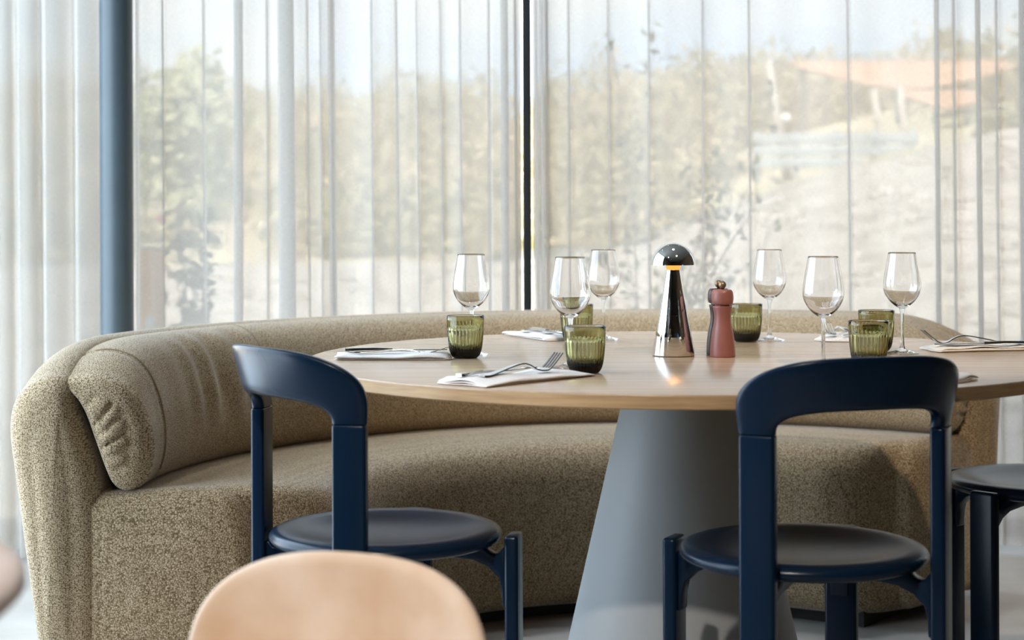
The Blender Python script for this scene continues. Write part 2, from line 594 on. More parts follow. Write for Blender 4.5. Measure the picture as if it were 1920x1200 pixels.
def fold_path(x0, x1, y, folds, wave=0.008):
    """flat cloth with narrow places where it doubles back on itself"""
    pts = []
    folds = sorted(folds)
    side = 1
    cur = x0
    for (xc, wd, dp) in folds + [(x1 + 1, 0.0, 0.0)]:
        end = min(xc - wd, x1)
        n = max(2, int((end - cur) / 0.03))
        for k in range(n):
            xx = cur + (end - cur) * k / n
            pts.append((xx, y + wave * math.sin(xx * 23) + 0.5 * wave * math.sin(xx * 51 + 1)))
        if xc > x1: break
        s = side
        pts += [(xc - wd * .2, y + s * dp * .3), (xc + wd * .5, y + s * dp * .7), (xc + wd * .5, y + s * dp),
                (xc, y + s * dp * 1.15), (xc - wd * .5, y + s * dp), (xc - wd * .5, y - s * dp * .2),
                (xc, y - s * dp * .3), (xc + wd * .3, y - s * dp * .1)]
        cur = xc + wd
        side = -side
    pts.append((x1, y))
    return pts


def px_folds(lst):
    return [(cx_(p), (wpx if wpx > 11 else wpx * .68) / SC, dp) for p, wpx, dp in lst]


YC = 5.12
left_folds = px_folds([(258, 6, .025), (309, 5, .02), (384, 6, .02), (451, 17, .035), (499, 4, .015), (538, 32, .045),
                       (576, 4, .015), (602, 5, .02), (621, 12, .03), (697, 7, .025), (742, 7, .025), (782, 5, .02),
                       (828, 6, .025), (866, 7, .025), (919, 7, .025), (948, 14, .03), (968, 8, .025)])
right_folds = px_folds([(1008, 9, .045), (1018, 9, .04), (1028, 9, .045), (1068, 5, .02), (1143, 6, .02), (1220, 5, .015), (1320, 6, .015),
                        (1405, 5, .015), (1592, 8, .03), (1755, 8, .025), (1793, 9, .03), (1833, 10, .02),
                        (1875, 7, .025), (1917, 9, .03), (1990, 9, .03), (2060, 12, .03), (2120, 8, .03), (2200, 14, .03), (2300, 8, .03),
                        (2380, 9, .025), (2440, 12, .03)])
c = obj('sheer_curtain', curtain_me('sheer_curtain', fold_path(cx_(236), cx_(978), YC, left_folds), 0.02, RH - .032, 'sheer', seed=1))
tag(c, 'sheer off-white curtain hanging between the blue column and the black mullion', 'curtain', 'sheer curtains')
c = obj('sheer_curtain', curtain_me('sheer_curtain', fold_path(cx_(1001), cx_(2500), YC, right_folds), 0.02, RH - .032, 'sheer', seed=2))
tag(c, 'sheer off-white curtain right of the black mullion, in front of the gravel bank', 'curtain', 'sheer curtains')
pts = []
x = -1.80
k = 0
rr = random.Random(4)
while x < -1.205:
    a = rr.uniform(.035, .075)
    pts += [(x, YC - .06 + a * (1 if k % 2 else -1))]
    x += rr.choice([.018, .028, .05, .06, .04]); k += 1
pts = smooth_open(pts, 260)
c = obj('gathered_curtain', curtain_me('gathered_curtain', pts, 0.02, RH - .032, 'sheer_dense', seed=3))
tag(c, 'densely gathered off-white curtain left of the blue column', 'curtain')
box_o = box('curtain_rail', RX0 + .1, RX1 - .1, YC - .03, YC + .03, RH - .026, RH - .001, 'white')
tag(box_o, 'slim white ceiling rail carrying the curtains', 'curtain rail')

# ------------------------------------------------------------------ sofa
SX, SY = 0.35, 3.55
PH0, PH1 = math.radians(180.5), math.radians(47.8)


def sweep(name, prof, mat, parent, nphi=110, edge=0.03, bulge=0.02, rad_fn=None, pleat=None, ph0=PH0, ph1=PH1, uvr=1.0, taper=None):
    P0 = np.array(prof, float); n = len(P0)
    cen = P0.mean(0)
    nxt, prv = np.roll(P0, -1, 0), np.roll(P0, 1, 0)
    tg = nxt - prv
    nr = np.c_[tg[:, 1], -tg[:, 0]]
    nr /= np.linalg.norm(nr, axis=1)[:, None]
    if np.mean(np.sum(nr * (P0 - cen), 1)) < 0: nr = -nr
    seglen = np.linalg.norm(nxt - P0, axis=1)
    vl = np.r_[0, np.cumsum(seglen)]

    def warp(P, phi):
        return rad_fn(P.copy(), phi) if rad_fn else P

    rings = []         # (list of xyz, mode, uv list)
    phis = np.linspace(ph0, ph1, nphi)

    def place(P, phi, off, sgn):
        tx, ty = (-math.sin(phi) * sgn, math.cos(phi) * sgn)
        return np.c_[SX + P[:, 0] * math.cos(phi) + off * tx, SY + P[:, 0] * math.sin(phi) + off * ty, P[:, 1]]

    def cap(phi, sgn):
        out = []
        J = 7
        base = warp(P0, phi)
        lo, hi = base.min(0), base.max(0)
        mid = (lo + hi) / 2
        hw, hh = (hi - lo) / 2
        for j in range(1, J + 1):
            th = j / J * PI / 2
            e = edge * (1 - math.cos(th))
            P = mid + (base - mid) * np.array([1 - e / hw, 1 - e / hh])
            out.append((P, np.full(n, edge * math.sin(th))))
        cP, co = out[-1][0], edge
        c2 = cP.mean(0)
        for s in (0.96, .91, .86, .80, .74, .67, .60, .52, .44, .36, .28, .20, .11):
            P = c2 + (cP - c2) * s
            off = np.full(n, co + bulge * (1 - s * s))
            if pleat is not None:
                off = off + pleat(P, s)
            out.append((P, off))
        return out, c2, co + bulge

    c0, cen0, o0 = cap(ph0, 1)
    c1, cen1, o1 = cap(ph1, -1)
    V, UV = [], []
    for P, off in reversed(c0):
        V.append(place(P, ph0, off, 1)); UV.append(('c', P))
    acc = np.zeros(n)
    for phi in phis:
        P = warp(P0, phi)
        X = place(P, phi, 0.0, 1)
        if phi != phis[0]:
            acc = acc + np.linalg.norm(X - V[-1], axis=1)
        V.append(X); UV.append(('b', acc.copy(), P))
    for P, off in c1:
        V.append(place(P, ph1, off, -1)); UV.append(('c', P))
    verts = np.vstack(V)
    faces, uvs = [], []
    R = len(V)
    for i in range(R - 1):
        for k in range(n):
            k2 = (k + 1) % n
            faces.append((i * n + k, i * n + k2, (i + 1) * n + k2, (i + 1) * n + k))
            A, B = UV[i], UV[i + 1]
            if A[0] == 'b' and B[0] == 'b':
                uvs.append(((A[1][k], vl[k]), (A[1][k2], vl[k + 1]), (B[1][k2], vl[k + 1]), (B[1][k], vl[k])))
            else:
                PA = A[1] if A[0] == 'c' else A[2]
                PB = B[1] if B[0] == 'c' else B[2]
                uvs.append((tuple(PA[k]), tuple(PA[k2]), tuple(PB[k2]), tuple(PB[k])))
    verts = list(map(tuple, verts))
    for (cP, off, phi, sgn, ri) in ((cen0, o0, ph0, 1, 0), (cen1, o1, ph1, -1, R - 1)):
        idx = len(verts)
        verts.append(tuple(place(cP[None, :], phi, off, sgn)[0]))
        ring_uv = UV[ri][1]
        for k in range(n):
            k2 = (k + 1) % n
            faces.append((ri * n + k, idx, ri * n + k2) if ri == 0 else (ri * n + k, ri * n + k2, idx))
            a, b = tuple(ring_uv[k]), tuple(ring_uv[k2])
            uvs.append((a, tuple(cP), b) if ri == 0 else (a, b, tuple(cP)))
    me = mesh_data(name, verts, faces, mat, True, uvs)
    fix_normals(me)
    return obj(name, me, parent)


sofa = tag(empty('curved_sofa', (SX, SY, 0)), 'curved beige woven sofa with rolled backrest behind the round table', 'sofa')
SOFA_LOCAL = sofa
sofa.location = (0, 0, 0)


def seat_warp(P, phi):
    rho = 0.17
    d0 = (PH0 - phi) * 0.9; d1 = (phi - PH1) * 0.9
    g = 0.0
    for d in (d0, d1):
        if d < rho:
            g = max(g, rho - math.sqrt(max(0, rho * rho - (rho - d) ** 2)))
    rf = 0.725; ro = 1.26
    P[:, 0] = (rf + g) + (P[:, 0] - rf) * (ro - rf - g) / (ro - rf)
    return P


seat_prof = smooth_closed([(1.26, .06), (1.22, .032), (1.0, .03), (.82, .03), (.765, .045), (.742, .09), (.728, .2), (.725, .32),
                           (.735, .385), (.768, .432), (.83, .452), (.95, .458), (1.1, .452), (1.22, .446), (1.255, .43), (1.26, .25)], 96)
sweep('seat', seat_prof, 'fabric_solid', sofa, rad_fn=seat_warp, edge=0.045, bulge=0.012)

shell_prof = smooth_closed([(1.31, .03), (1.334, .07), (1.352, .2), (1.374, .36), (1.394, .52), (1.402, .61), (1.395, .68), (1.367, .73), (1.322, .756),
                            (1.285, .752), (1.268, .725), (1.262, .68), (1.242, .60), (1.22, .5), (1.208, .40), (1.205, .25), (1.21, .08), (1.235, .032)], 96)


def end_drop(P, phi, span=.24, k=.20):
    d = min(PH0 - phi, phi - PH1)
    if d < span:
        kk = k * (1 - max(d, 0) / span) ** 2.6
        if phi - PH1 < span: kk *= 1.15
        P[:, 1] = np.where(P[:, 1] > .45, .45 + (P[:, 1] - .45) * (1 - kk), P[:, 1])
    return P


sweep('back_shell', shell_prof, 'fabric', sofa, edge=0.06, bulge=0.012, rad_fn=end_drop)


def cushion_warp(P, phi):
    # soft wrinkles on the roll near the left end and gentle unevenness further on
    d = PH0 - phi
    amp = 0.0085 * math.exp(-((d - .42) / .13) ** 2) + 0.0006
    wv = math.sin(d * 74 + 0.8 * math.sin(d * 21)) * amp
    cen = np.array([1.18, .6])
    vec = P - cen
    ln = np.linalg.norm(vec, axis=1)[:, None]
    k = np.clip((P[:, 1] - .52) / .1, 0, 1)[:, None] * np.clip((1.2 - P[:, 0]) / .04, 0, 1)[:, None]
    q = P + vec / ln * wv * k
    seam = 0.004 * math.exp(-((d - .085) / .006) ** 2)
    q = q - vec / ln * seam
    return end_drop(q, phi)


def pleat(P, s):
    ox, oz = 1.31, .52
    ang = np.arctan2(P[:, 1] - oz, ox - P[:, 0])
    off = np.zeros(len(P))
    for a_, w_, d_ in ((1.02, .05, .006), (.74, .045, .009), (.52, .05, .006), (.30, .04, .009), (.08, .05, .006), (-.14, .035, .009), (-.30, .04, .006)):
        off -= d_ * np.exp(-((ang - a_ - .05 * np.sin(40 * P[:, 0])) / w_) ** 2)
    return (off + .003) * np.clip((1.02 - s) / .14, 0, 1)


cush_prof = smooth_closed([(1.29, .742), (1.232, .757), (1.178, .743), (1.14, .705), (1.116, .645), (1.104, .58), (1.106, .52), (1.122, .472),
                           (1.152, .450), (1.18, .46), (1.198, .50), (1.222, .58), (1.246, .66), (1.27, .71)], 96)
sweep('back_cushion', cush_prof, 'fabric', sofa, nphi=420, rad_fn=cushion_warp, pleat=pleat, edge=0.045, bulge=0.015, ph0=PH0 - .004, ph1=PH1 + .004)


def arc_tube(name, r, z, rad, mat, parent, p0, p1, n=90):
    path = [(SX + r * math.cos(a), SY + r * math.sin(a), z) for a in np.linspace(p0, p1, n)]
    return mobj(name, *tube(path, rad, 6), mat, parent)


# recessed plinth that carries the sofa, black to paint its shadow gap
plv, plf = [], []
N = 60
for i, a in enumerate(np.linspace(PH0 - .05, PH1 + .05, N)):
    for (r_, z_) in ((.82, 0), (1.24, 0), (1.24, .04), (.82, .04)):
        plv.append((SX + r_ * math.cos(a), SY + r_ * math.sin(a), z_))
for i in range(N - 1):
    for k in range(4):
        plf.append((i * 4 + k, i * 4 + (k + 1) % 4, (i + 1) * 4 + (k + 1) % 4, (i + 1) * 4 + k))
plf += [(0, 1, 2, 3), tuple((N - 1) * 4 + k for k in (3, 2, 1, 0))]
mobj('plinth', plv, plf, 'black', sofa, False)
# seams across the cushion (cuffs at both ends and one in the length)
for a in (PH0 - .092, PH0 - 0.56):
    Pw = cushion_warp(cush_prof, a)
    sel = [p for p in Pw if p[0] < 1.262 and not (p[0] > 1.12 and p[1] < .5) and not (p[0] > 1.19 and p[1] < .735)]
    sel.sort(key=lambda p: -math.atan2(p[1] - .6, p[0] - 1.19) % (2 * PI))
    sel.sort(key=lambda p: math.atan2(p[1] - .6, p[0] - 1.19) % (2 * PI))
    path = [(SX + p[0] * math.cos(a), SY + p[0] * math.sin(a), p[1]) for p in sel]
    mobj('seam', *tube(path, 0.0020, 6), 'thread', sofa)

# ------------------------------------------------------------------ round table
TX, TY, TZ, TR = 0.341, 3.40, 0.74, 0.755
table = tag(empty('round_table', (TX, TY, 0)), 'large round oak table on a grey cone pedestal, set for six', 'table')
th = 0.0245
obj('tabletop', lathe_me('tabletop', [(0, TZ), (TR - .004, TZ), (TR - .001, TZ - .001), (TR, TZ - .003)], 160, 'oak', sharp=40), table)
obj('edge_band', lathe_me('edge_band', [(TR, TZ - .003), (TR, TZ - th + .002), (TR - .002, TZ - th), (0, TZ - th)], 160, 'oak_edge', sharp=40), table)
obj('pedestal', lathe_me('pedestal', [(0, 0), (.262, 0), (.266, .003), (.266, .012), (.105, TZ - th), (0, TZ - th)], 96, 'grey', sharp=30), table)


# ------------------------------------------------------------------ chairs
def bracket_me():
    pts = [(.10, -.002), (.178, -.002), (.186, -.010), (.196, -.016), (.204, -.014), (.211, -.004), (.2167, -.004), (.2167, -.105), (.2107, -.105),
           (.209, -.075), (.205, -.056), (.186, -.037), (.160, -.026), (.10, -.020)]
    hw = 0.016
    v = [(p[0], s * hw, p[1]) for s in (-1, 1) for p in pts]
    n = len(pts)
    f = [tuple(range(n))[::-1], tuple(range(n, 2 * n))]
    f += [(k, (k + 1) % n, n + (k + 1) % n, n + k) for k in range(n)]
    me = fix_normals(mesh_data('bracket', v, f, 'navy', False))
    bm = bmesh.new(); bm.from_mesh(me)
    es = [e for e in bm.edges if len(e.link_faces) == 2 and e.calc_face_angle(0) > .6]
    bmesh.ops.bevel(bm, geom=es, offset=.003, segments=2, profile=.5, affect='EDGES')
    bm.to_mesh(me); bm.free()
    me.polygons.foreach_set('use_smooth', [True] * len(me.polygons)); me.set_sharp_from_angle(angle=math.radians(45))
    return me


LEG_R, LEG_W, LEG_T = 0.2285, 0.057, 0.024
ZS, ZJ, ZTOP = 0.4775, 0.684, 0.806
seat_me = lathe_me('seat', [(0, ZS - .015), (.05, ZS - .0145), (.10, ZS - .0115), (.135, ZS - .0065), (.16, ZS - .002), (.178, ZS), (.190, ZS - .0008), (.199, ZS - .004),
                            (.2045, ZS - .010), (.205, ZS - .016), (.200, ZS - .023), (.190, ZS - .027), (.17, ZS - .029), (0, ZS - .029)], 96, 'navy')
front_leg_me = box_me('leg', LEG_R - LEG_T / 2, LEG_R + LEG_T / 2, -LEG_W / 2, LEG_W / 2, 0, ZS - .007, 'navy', .0065, 4)
back_leg_me = box_me('leg', LEG_R - LEG_T / 2, LEG_R + LEG_T / 2, -LEG_W / 2, LEG_W / 2, 0, ZJ, 'navy', .0055, 4)
br_me = bracket_me()


def backrest_me():
    K, Mx = 72, 20
    wo_, wi_ = LEG_R * PI / 4 + LEG_W / 2 + .001, LEG_R * PI / 4 - LEG_W / 2
    ho, hi = ZTOP - ZJ, 0.722 - ZJ
    verts, faces = [], []
    for k in range(K + 1):
        t = k / K
        th_ = PI * (1 - t)
        c_, s_ = math.cos(th_), math.sin(th_)

        def se(w_, h_, nx):
            sg = 1 if c_ >= 0 else -1
            return sg * w_ * abs(c_) ** (2 / nx), h_ * abs(s_) ** (2 / nx)
        so, zo = se(wo_, ho, 3.0)
        si, zi = se(wi_, hi, 2.9)
        bulge_o = 0.006 * math.sin(PI * min(1, abs(s_) * 1.2))
        so += (1 if c_ >= 0 else -1) * bulge_o * abs(c_)
        for m in range(Mx):
            a = 2 * PI * m / Mx
            ca, sa = math.cos(a), math.sin(a)
            e = 4.5
            uu = (1 if ca >= 0 else -1) * abs(ca) ** (2 / e)          # -1..1 across inner -> outer
            vv = (1 if sa >= 0 else -1) * abs(sa) ** (2 / e)          # through the thickness
            s2 = (so + si) / 2 + (so - si) / 2 * uu
            z2 = (zo + zi) / 2 + (zo - zi) / 2 * uu
            lean = 0.030 * max(0, z2 / ho) ** 1.25
            tt = LEG_T * (0.5 + 0.06 * abs(s_))
            rad = LEG_R + lean + tt * vv
            an = PI + s2 / LEG_R * (1 - 0.02 * abs(s_))
            verts.append((rad * math.cos(an), rad * math.sin(an), ZJ + .0005 + z2))
    for k in range(K):
        for m in range(Mx):
            m2 = (m + 1) % Mx
            faces.append((k * Mx + m, k * Mx + m2, (k + 1) * Mx + m2, (k + 1) * Mx + m))
    faces.append(tuple(range(Mx))); faces.append(tuple(K * Mx + m for m in range(Mx)))
    me = fix_normals(mesh_data('backrest', verts, faces, 'navy', True))
    me.set_sharp_from_angle(angle=math.radians(60))
    return me


back_me = backrest_me()


def chair(x, y, face_deg, label):
    r = tag(empty('dining_chair', (x, y, 0), math.radians(face_deg)), label, 'chair', 'navy chairs around the oak table')
    obj('seat', seat_me, r)
    obj('backrest', back_me, r)
    for a, lm in ((45, front_leg_me), (-45, front_leg_me), (135, back_leg_me), (-135, back_leg_me)):
        lg = obj('leg', lm, r, rz=math.radians(a))
        obj('bracket', br_me, lg, (0, 0, ZS - .027))
    return r


chair(0.481, 2.80, 108, 'navy lacquered chair with its curved backrest before the cone pedestal')
chair(-0.224, 2.972, 34.5, 'navy lacquered chair turned sideways in front of the sofa seat')
chair(1.112, 3.51, 176, 'navy chair by the far sofa end, only round seat and legs showing')


# ------------------------------------------------------------------ tableware
def wine_glass_parts():
    bowl = [(0.0, .0925), (.006, .0925), (.013, .0965), (.024, .106), (.0325, .118), (.0372, .130), (.0381, .139), (.0374, .150), (.0347, .168), (.0311, .187), (.0278, .2055),
            (.0275, .2062), (.0272, .2056), (.0304, .187), (.0340, .168), (.0366, .150), (.0373, .139), (.0363, .130), (.0316, .1195), (.0235, .1085), (.013, .1005), (.006, .099), (0, .0987)]
    bowl = bowl[:1] + list(map(tuple, smooth_open(bowl[1:11], 40))) + [bowl[11]] + list(map(tuple, smooth_open(bowl[12:22], 40))) + bowl[22:]
    stem = [(0, .0106), (.0062, .0106), (.0050, .0135), (.0042, .018), (.0036, .03), (.0035, .06), (.0037, .08), (.0048, .089), (.0062, .0924), (0, .0924)]
    foot = [(0, .0004), (.0335, .0004), (.0345, .0010), (.034, .0017), (.026, .0032), (.016, .0058), (.0095, .0086), (.0064, .0105), (0, .0105)]
    return (lathe_me('bowl', bowl, 72, 'clear'), lathe_me('stem', stem, 32, 'clear', sharp=60), lathe_me('foot', foot, 56, 'clear', sharp=60))


WG = wine_glass_parts()


def wine_glass(x, y, label):
    r = tag(empty('wine_glass', (x, y, TZ)), label, 'wine glass', 'wine glasses on the round table')
    for nm, me in zip(('bowl', 'stem', 'foot'), WG):
        obj(nm, me, r)


def tumbler_me():
    H = .085
    out = [(0.0, 0.0), (.021, 0.0), (.0245, .0012), (.0285, .006), (.0318, .014), (.0338, .024), (.0352, .036), (.0362, .050), (.0366, .0590), (.0367, .0605), (.0368, .0625), (.0370, .065), (.0374, .075), (.0377, H - .001), (.0371, H),
           (.0363, H - .001), (.0350, .070), (.0344, .060), (.0335, .048), (.0322, .034), (.030, .024), (.025, .0165), (.016, .0135), (0, .0128)]
    prof = out[:3] + list(map(tuple, smooth_open(out[2:9], 16)))[1:] + out[9:15] + list(map(tuple, smooth_open(out[15:23], 16))) + out[23:]
    nrib = 30

    def mod(a, r, z):
        outer = r > 0.0352 * min(1, .60 + z * 6.5) and z < .0606 and r > .024 and z >= .001
        if outer and not (z > .0128 and r < .0322 and z < .034 and r < .0318 * 0.95):
            # only the outer wall carries flutes
            k = min(1, z / .010) * (1 if z < .0598 else .45)
            return r - 0.0013 * k * (1 - abs(math.cos(a * nrib / 2)) ** 1.2)
        return r
    # flutes by index, so the inner wall stays smooth
    n_out = 3 + 15 + 1
    verts_mod = {'i': 0}
    zs = [p[1] for p in prof]
    top = max(range(len(prof)), key=lambda i: prof[i][1])
    n = nrib * 8
    verts, rings = [], []
    for i, (r, z) in enumerate(prof):
        if r < 1e-6:
            rings.append([len(verts)]); verts.append((0, 0, z)); continue
        ring = []
        for k in range(n):
            a = 2 * PI * k / n
            q = r
            if i < top and .001 < z < .0604:
                kk = min(1, z / .008)
                q = r - 0.0023 * kk * (1 - abs(math.cos(a * nrib / 2)) ** .9)
            elif i < top and .0604 <= z < .0640:
                q = r + 0.0004 * abs(math.cos(a * nrib / 2))
            ring.append(len(verts)); verts.append((q * math.cos(a), q * math.sin(a), z))
        rings.append(ring)
    faces = []
    for A, B in zip(rings[:-1], rings[1:]):
        for k in range(n):
            k2 = (k + 1) % n
            if len(A) == 1: faces.append((A[0], B[k2], B[k]))
            elif len(B) == 1: faces.append((A[k], A[k2], B[0]))
            else: faces.append((A[k], A[k2], B[k2], B[k]))
    return fix_normals(mesh_data('ribbed_tumbler', verts, faces, 'olive', True))


TM = tumbler_me()


def tumbler(x, y, label):
    o = obj('ribbed_tumbler', TM, None, (x, y, TZ), random.uniform(0, .2))
    tag(o, label, 'tumbler', 'olive tumblers on the round table')


wine_glass(-0.084, 3.454, 'leftmost clear wine glass, behind an olive tumbler beside the left napkin')
wine_glass(0.108, 3.144, 'clear wine glass just behind the front tumbler, near the black mullion')
wine_glass(0.210, 3.880, 'faint clear wine glass at the table back, left of the lamp')
wine_glass(0.584, 3.826, 'clear wine glass at the table back, right of the pepper mills')
wine_glass(0.5755, 3.119, 'clear wine glass in front, its foot hidden by the chair back')
wine_glass(0.7946, 3.435, 'rightmost clear wine glass, beside the fork on the right napkin')
tumbler(-0.094, 3.372, 'olive ribbed tumbler at the end of the left napkin')
tumbler(0.1305, 3.03, 'olive ribbed tumbler at the tip of the front napkin with fork')
tumbler(0.145, 3.805, 'olive ribbed tumbler at the back, partly hidden behind a wine glass')
tumbler(0.5246, 3.79, 'olive ribbed tumbler half hidden behind the terracotta mill')
tumbler(0.6657, 3.15, 'olive ribbed tumbler cut off by the top of the chair back')
tumbler(0.757, 3.505, 'olive ribbed tumbler standing behind another one, beside the rightmost wine glass')

# table lamp
lamp = tag(empty('table_lamp', (0.3254, 3.405, TZ)), 'chrome mushroom-shaped table lamp glowing warm under its dome', 'lamp')
obj('base', lathe_me('base', [(0, .0015), (.0425, .0015), (.0432, .003), (.0295, .0815), (.0291, .0815), (.0291, .0825), (.0293, .0825), (.0134, .1735), (.012, .1745), (0, .1745)], 72, 'chrome', sharp=35), lamp)
obj('foot_pad', lathe_me('foot_pad', [(0, 0), (.0415, 0), (.0415, .0015), (0, .0015)], 48, 'black', sharp=40), lamp)
obj('light_source', lathe_me('light_source', [(0, .1745), (.0125, .1745), (.0140, .177), (.0150, .1875), (0, .1875)], 40, 'glow', sharp=40), lamp)
dome = [(.0455, .1835)] + [(.0455 * math.cos(a), .1835 + .0455 * math.sin(a)) for a in np.linspace(.03, PI / 2 - .02, 22)] + [(0, .229)]
dome += [(.043 * math.sin(a), .1852 + .0425 * math.cos(a)) for a in np.linspace(.05, PI / 2, 18)] + [(.0435, .1835), (.0455, .1835)]
obj('dome', lathe_me('dome', dome, 72, 'chrome'), lamp)
ld = bpy.data.lights.new('lamp_light', 'POINT'); ld.energy = 0.10; ld.color = (1.0, .52, .2); ld.shadow_soft_size = .008
lo = bpy.data.objects.new('lamp_light', ld); COL.objects.link(lo); lo.location = (0.3254, 3.405, TZ + .200)

# pepper mills
mill_body = lathe_me('body', list(map(tuple, [(0, 0), (.0245, 0)] + list(smooth_open([(.0253, .0015), (.0252, .012), (.0240, .030), (.0210, .050), (.0178, .066), (.0167, .078), (.0176, .090), (.0196, .1005)], 28)) + [(.0192, .1018), (.015, .1022), (0, .1022)])), 56, 'terracotta', sharp=50)
mill_head = lathe_me('head', [(0, .1022), (.0150, .1022), (.0155, .1048), (.0195, .1055)] + list(map(tuple, smooth_open([(.0203, .1062), (.0219, .112), (.0222, .120), (.0213, .128), (.0195, .1325), (.0172, .1345)], 18))) + [(0, .1355)], 56, 'terracotta', sharp=50)
knob = lathe_me('knob', [(0, .1352), (.0035, .1352), (.0035, .1375)] + [(.0078 * math.sin(a), .1440 - .0078 * math.cos(a)) for a in np.linspace(.5, PI - .05, 14)] + [(0, .1518)], 32, 'brass')


def mill(x, y, mat, label):
    r = tag(empty('pepper_mill', (x, y, TZ)), label, 'pepper mill', 'mills beside the lamp')
    for nm, me in (('body', mill_body), ('head', mill_head)):
        if mat != 'terracotta':
            me = me.copy(); me.materials[0] = M[mat]
        obj(nm, me, r)
    obj('knob', knob, r)


mill(0.4205, 3.373, 'terracotta', 'terracotta pepper mill with a brass ball knob')
mill(0.4195, 3.4265, 'plum', 'dark plum mill mostly hidden behind the terracotta mill')


# napkins and cutlery -------------------------------------------------------
def napkin(ax, ay, ux, uy, L, W, label, seed, thick=0.0026):
    """A: near corner, u: long direction; v = u turned left.  A sheet folded in three, lying on the table."""
    r = np.random.default_rng(seed)
    n = math.hypot(ux, uy); ux, uy = ux / n, uy / n
    vx, vy = -uy, ux
    # cross-section of the folded sheet across the width (v, z)
    sec = []
    z1, z2, z3 = .0014, .0043, .0073
    for s in np.linspace(0.03, .95, 12): sec.append((s * W, z1))
    for a in np.linspace(-PI / 2, PI / 2, 6)[1:-1]: sec.append((.95 * W + .004 * math.cos(a), (z1 + z2) / 2 + (z2 - z1) / 2 * math.sin(a)))
    for s in np.linspace(.95, .02, 12): sec.append((s * W, z2))
    for a in np.linspace(-PI / 2, PI / 2, 6)[1:-1]: sec.append((.02 * W - .004 * math.cos(a), (z2 + z3) / 2 + (z3 - z2) / 2 * math.sin(a)))
    for s in np.linspace(.02, .97, 14): sec.append((s * W, z3))
    sec = np.array(sec)
    NL = 40
    p = r.uniform(0, 6.28, 6)
    verts = []
    for i in range(NL + 1):
        t = i / NL
        for (vv, zz) in sec:
            s = vv / W
            lift = zz / z3
            wav = .0016 * lift * (math.sin(7 * t + p[0] + 2 * s) + .6 * math.sin(15 * t + p[1] - 3 * s) + .5 * math.sin(9 * s + p[2])) * (.35 + .65 * lift)
            puff = .0030 * lift * math.sin(PI * min(1, max(0, s))) * (1 + .4 * math.sin(5 * t + p[3]))
            corner = .0022 * lift * max(0, 1 - t * 7) ** 2 * (1 + math.sin(8 * s + p[4]))
            flat = .45 + .55 * min(1, t / .08, (1 - t) / .06)
            zed = max(thick * .55, (zz + wav + puff) * flat + corner)
            uu = t * L + .004 * math.sin(6 * s + p[5]) * (1 if i in (0, NL) else .5) - .003 * (1 - lift) * (1 if t < .5 else -1)
            ww = vv + .003 * math.sin(5 * t + p[3]) * lift
            verts.append((uu, ww, zed))
    m = len(sec)
    faces = [(i * m + k, (i + 1) * m + k, (i + 1) * m + k + 1, i * m + k + 1) for i in range(NL) for k in range(m - 1)]
    o = mobj('napkin', verts, faces, 'linen', None, loc=(ax, ay, TZ + .0003), rz=math.atan2(uy, ux))
    md = o.modifiers.new('thickness', 'SOLIDIFY'); md.thickness = thick * .6; md.offset = 0
    tag(o, label, 'napkin', 'folded napkins on the round table')
    return o


def sweep_flat(path, widths, thick):
    """flat strip with thickness: path (u,z) along the length, widths (v0, v1) per point"""
    v, f = [], []
    for i, (u, z) in enumerate(path):
        a, b = path[max(i - 1, 0)], path[min(i + 1, len(path) - 1)]
        tx, tz = b[0] - a[0], b[1] - a[1]
        n = math.hypot(tx, tz); nx, nz = -tz / n, tx / n
        v0, v1 = widths[i]
        v += [(u - nx * thick / 2, v0, z - nz * thick / 2), (u - nx * thick / 2, v1, z - nz * thick / 2),
              (u + nx * thick / 2, v1 - .0003, z + nz * thick / 2), (u + nx * thick / 2, v0 + .0003, z + nz * thick / 2)]
    for i in range(len(path) - 1):
        for k in range(4):
            f.append((i * 4 + k, i * 4 + (k + 1) % 4, (i + 1) * 4 + (k + 1) % 4, (i + 1) * 4 + k))
    f += [(3, 2, 1, 0), tuple((len(path) - 1) * 4 + k for k in range(4))]
    return v, f


def fork_meshes():
    zpath = smooth_open([(0, .003), (.02, .004), (.06, .012), (.095, .0175), (.115, .014), (.132, .0055), (.146, .003), (.158, .006), (.172, .016), (.190, .031)], 60)
    U = zpath[:, 0]

    def wid(u):
        return np.interp(u, [0, .01, .05, .10, .128, .140, .150, .158], [.0075, .0095, .0065, .0032, .0035, .0095, .0118, .0120])
    hp = [tuple(p) for p in zpath if p[0] <= .160]
    handle = sweep_flat(hp, [(-wid(p[0]), wid(p[0])) for p in hp], .0022)
    tp = [tuple(p) for p in zpath if p[0] >= .156]
    tines = []
    for k in range(4):
        c_ = -.0098 + k * .00653
        tines.append(sweep_flat(tp, [(c_ - .0019 + .0007 * (p[0] - .156) / .034, c_ + .0019 - .0007 * (p[0] - .156) / .034) for p in tp], .0018))
    a = fix_normals(mesh_data('handle', *handle, 'steel', True)); a.set_sharp_from_angle(angle=math.radians(40))
    b = [fix_normals(mesh_data('tine', *t, 'steel', True)) for t in tines]
    for m_ in b: m_.set_sharp_from_angle(angle=math.radians(40))
    return a, b


FK, FT = fork_meshes()


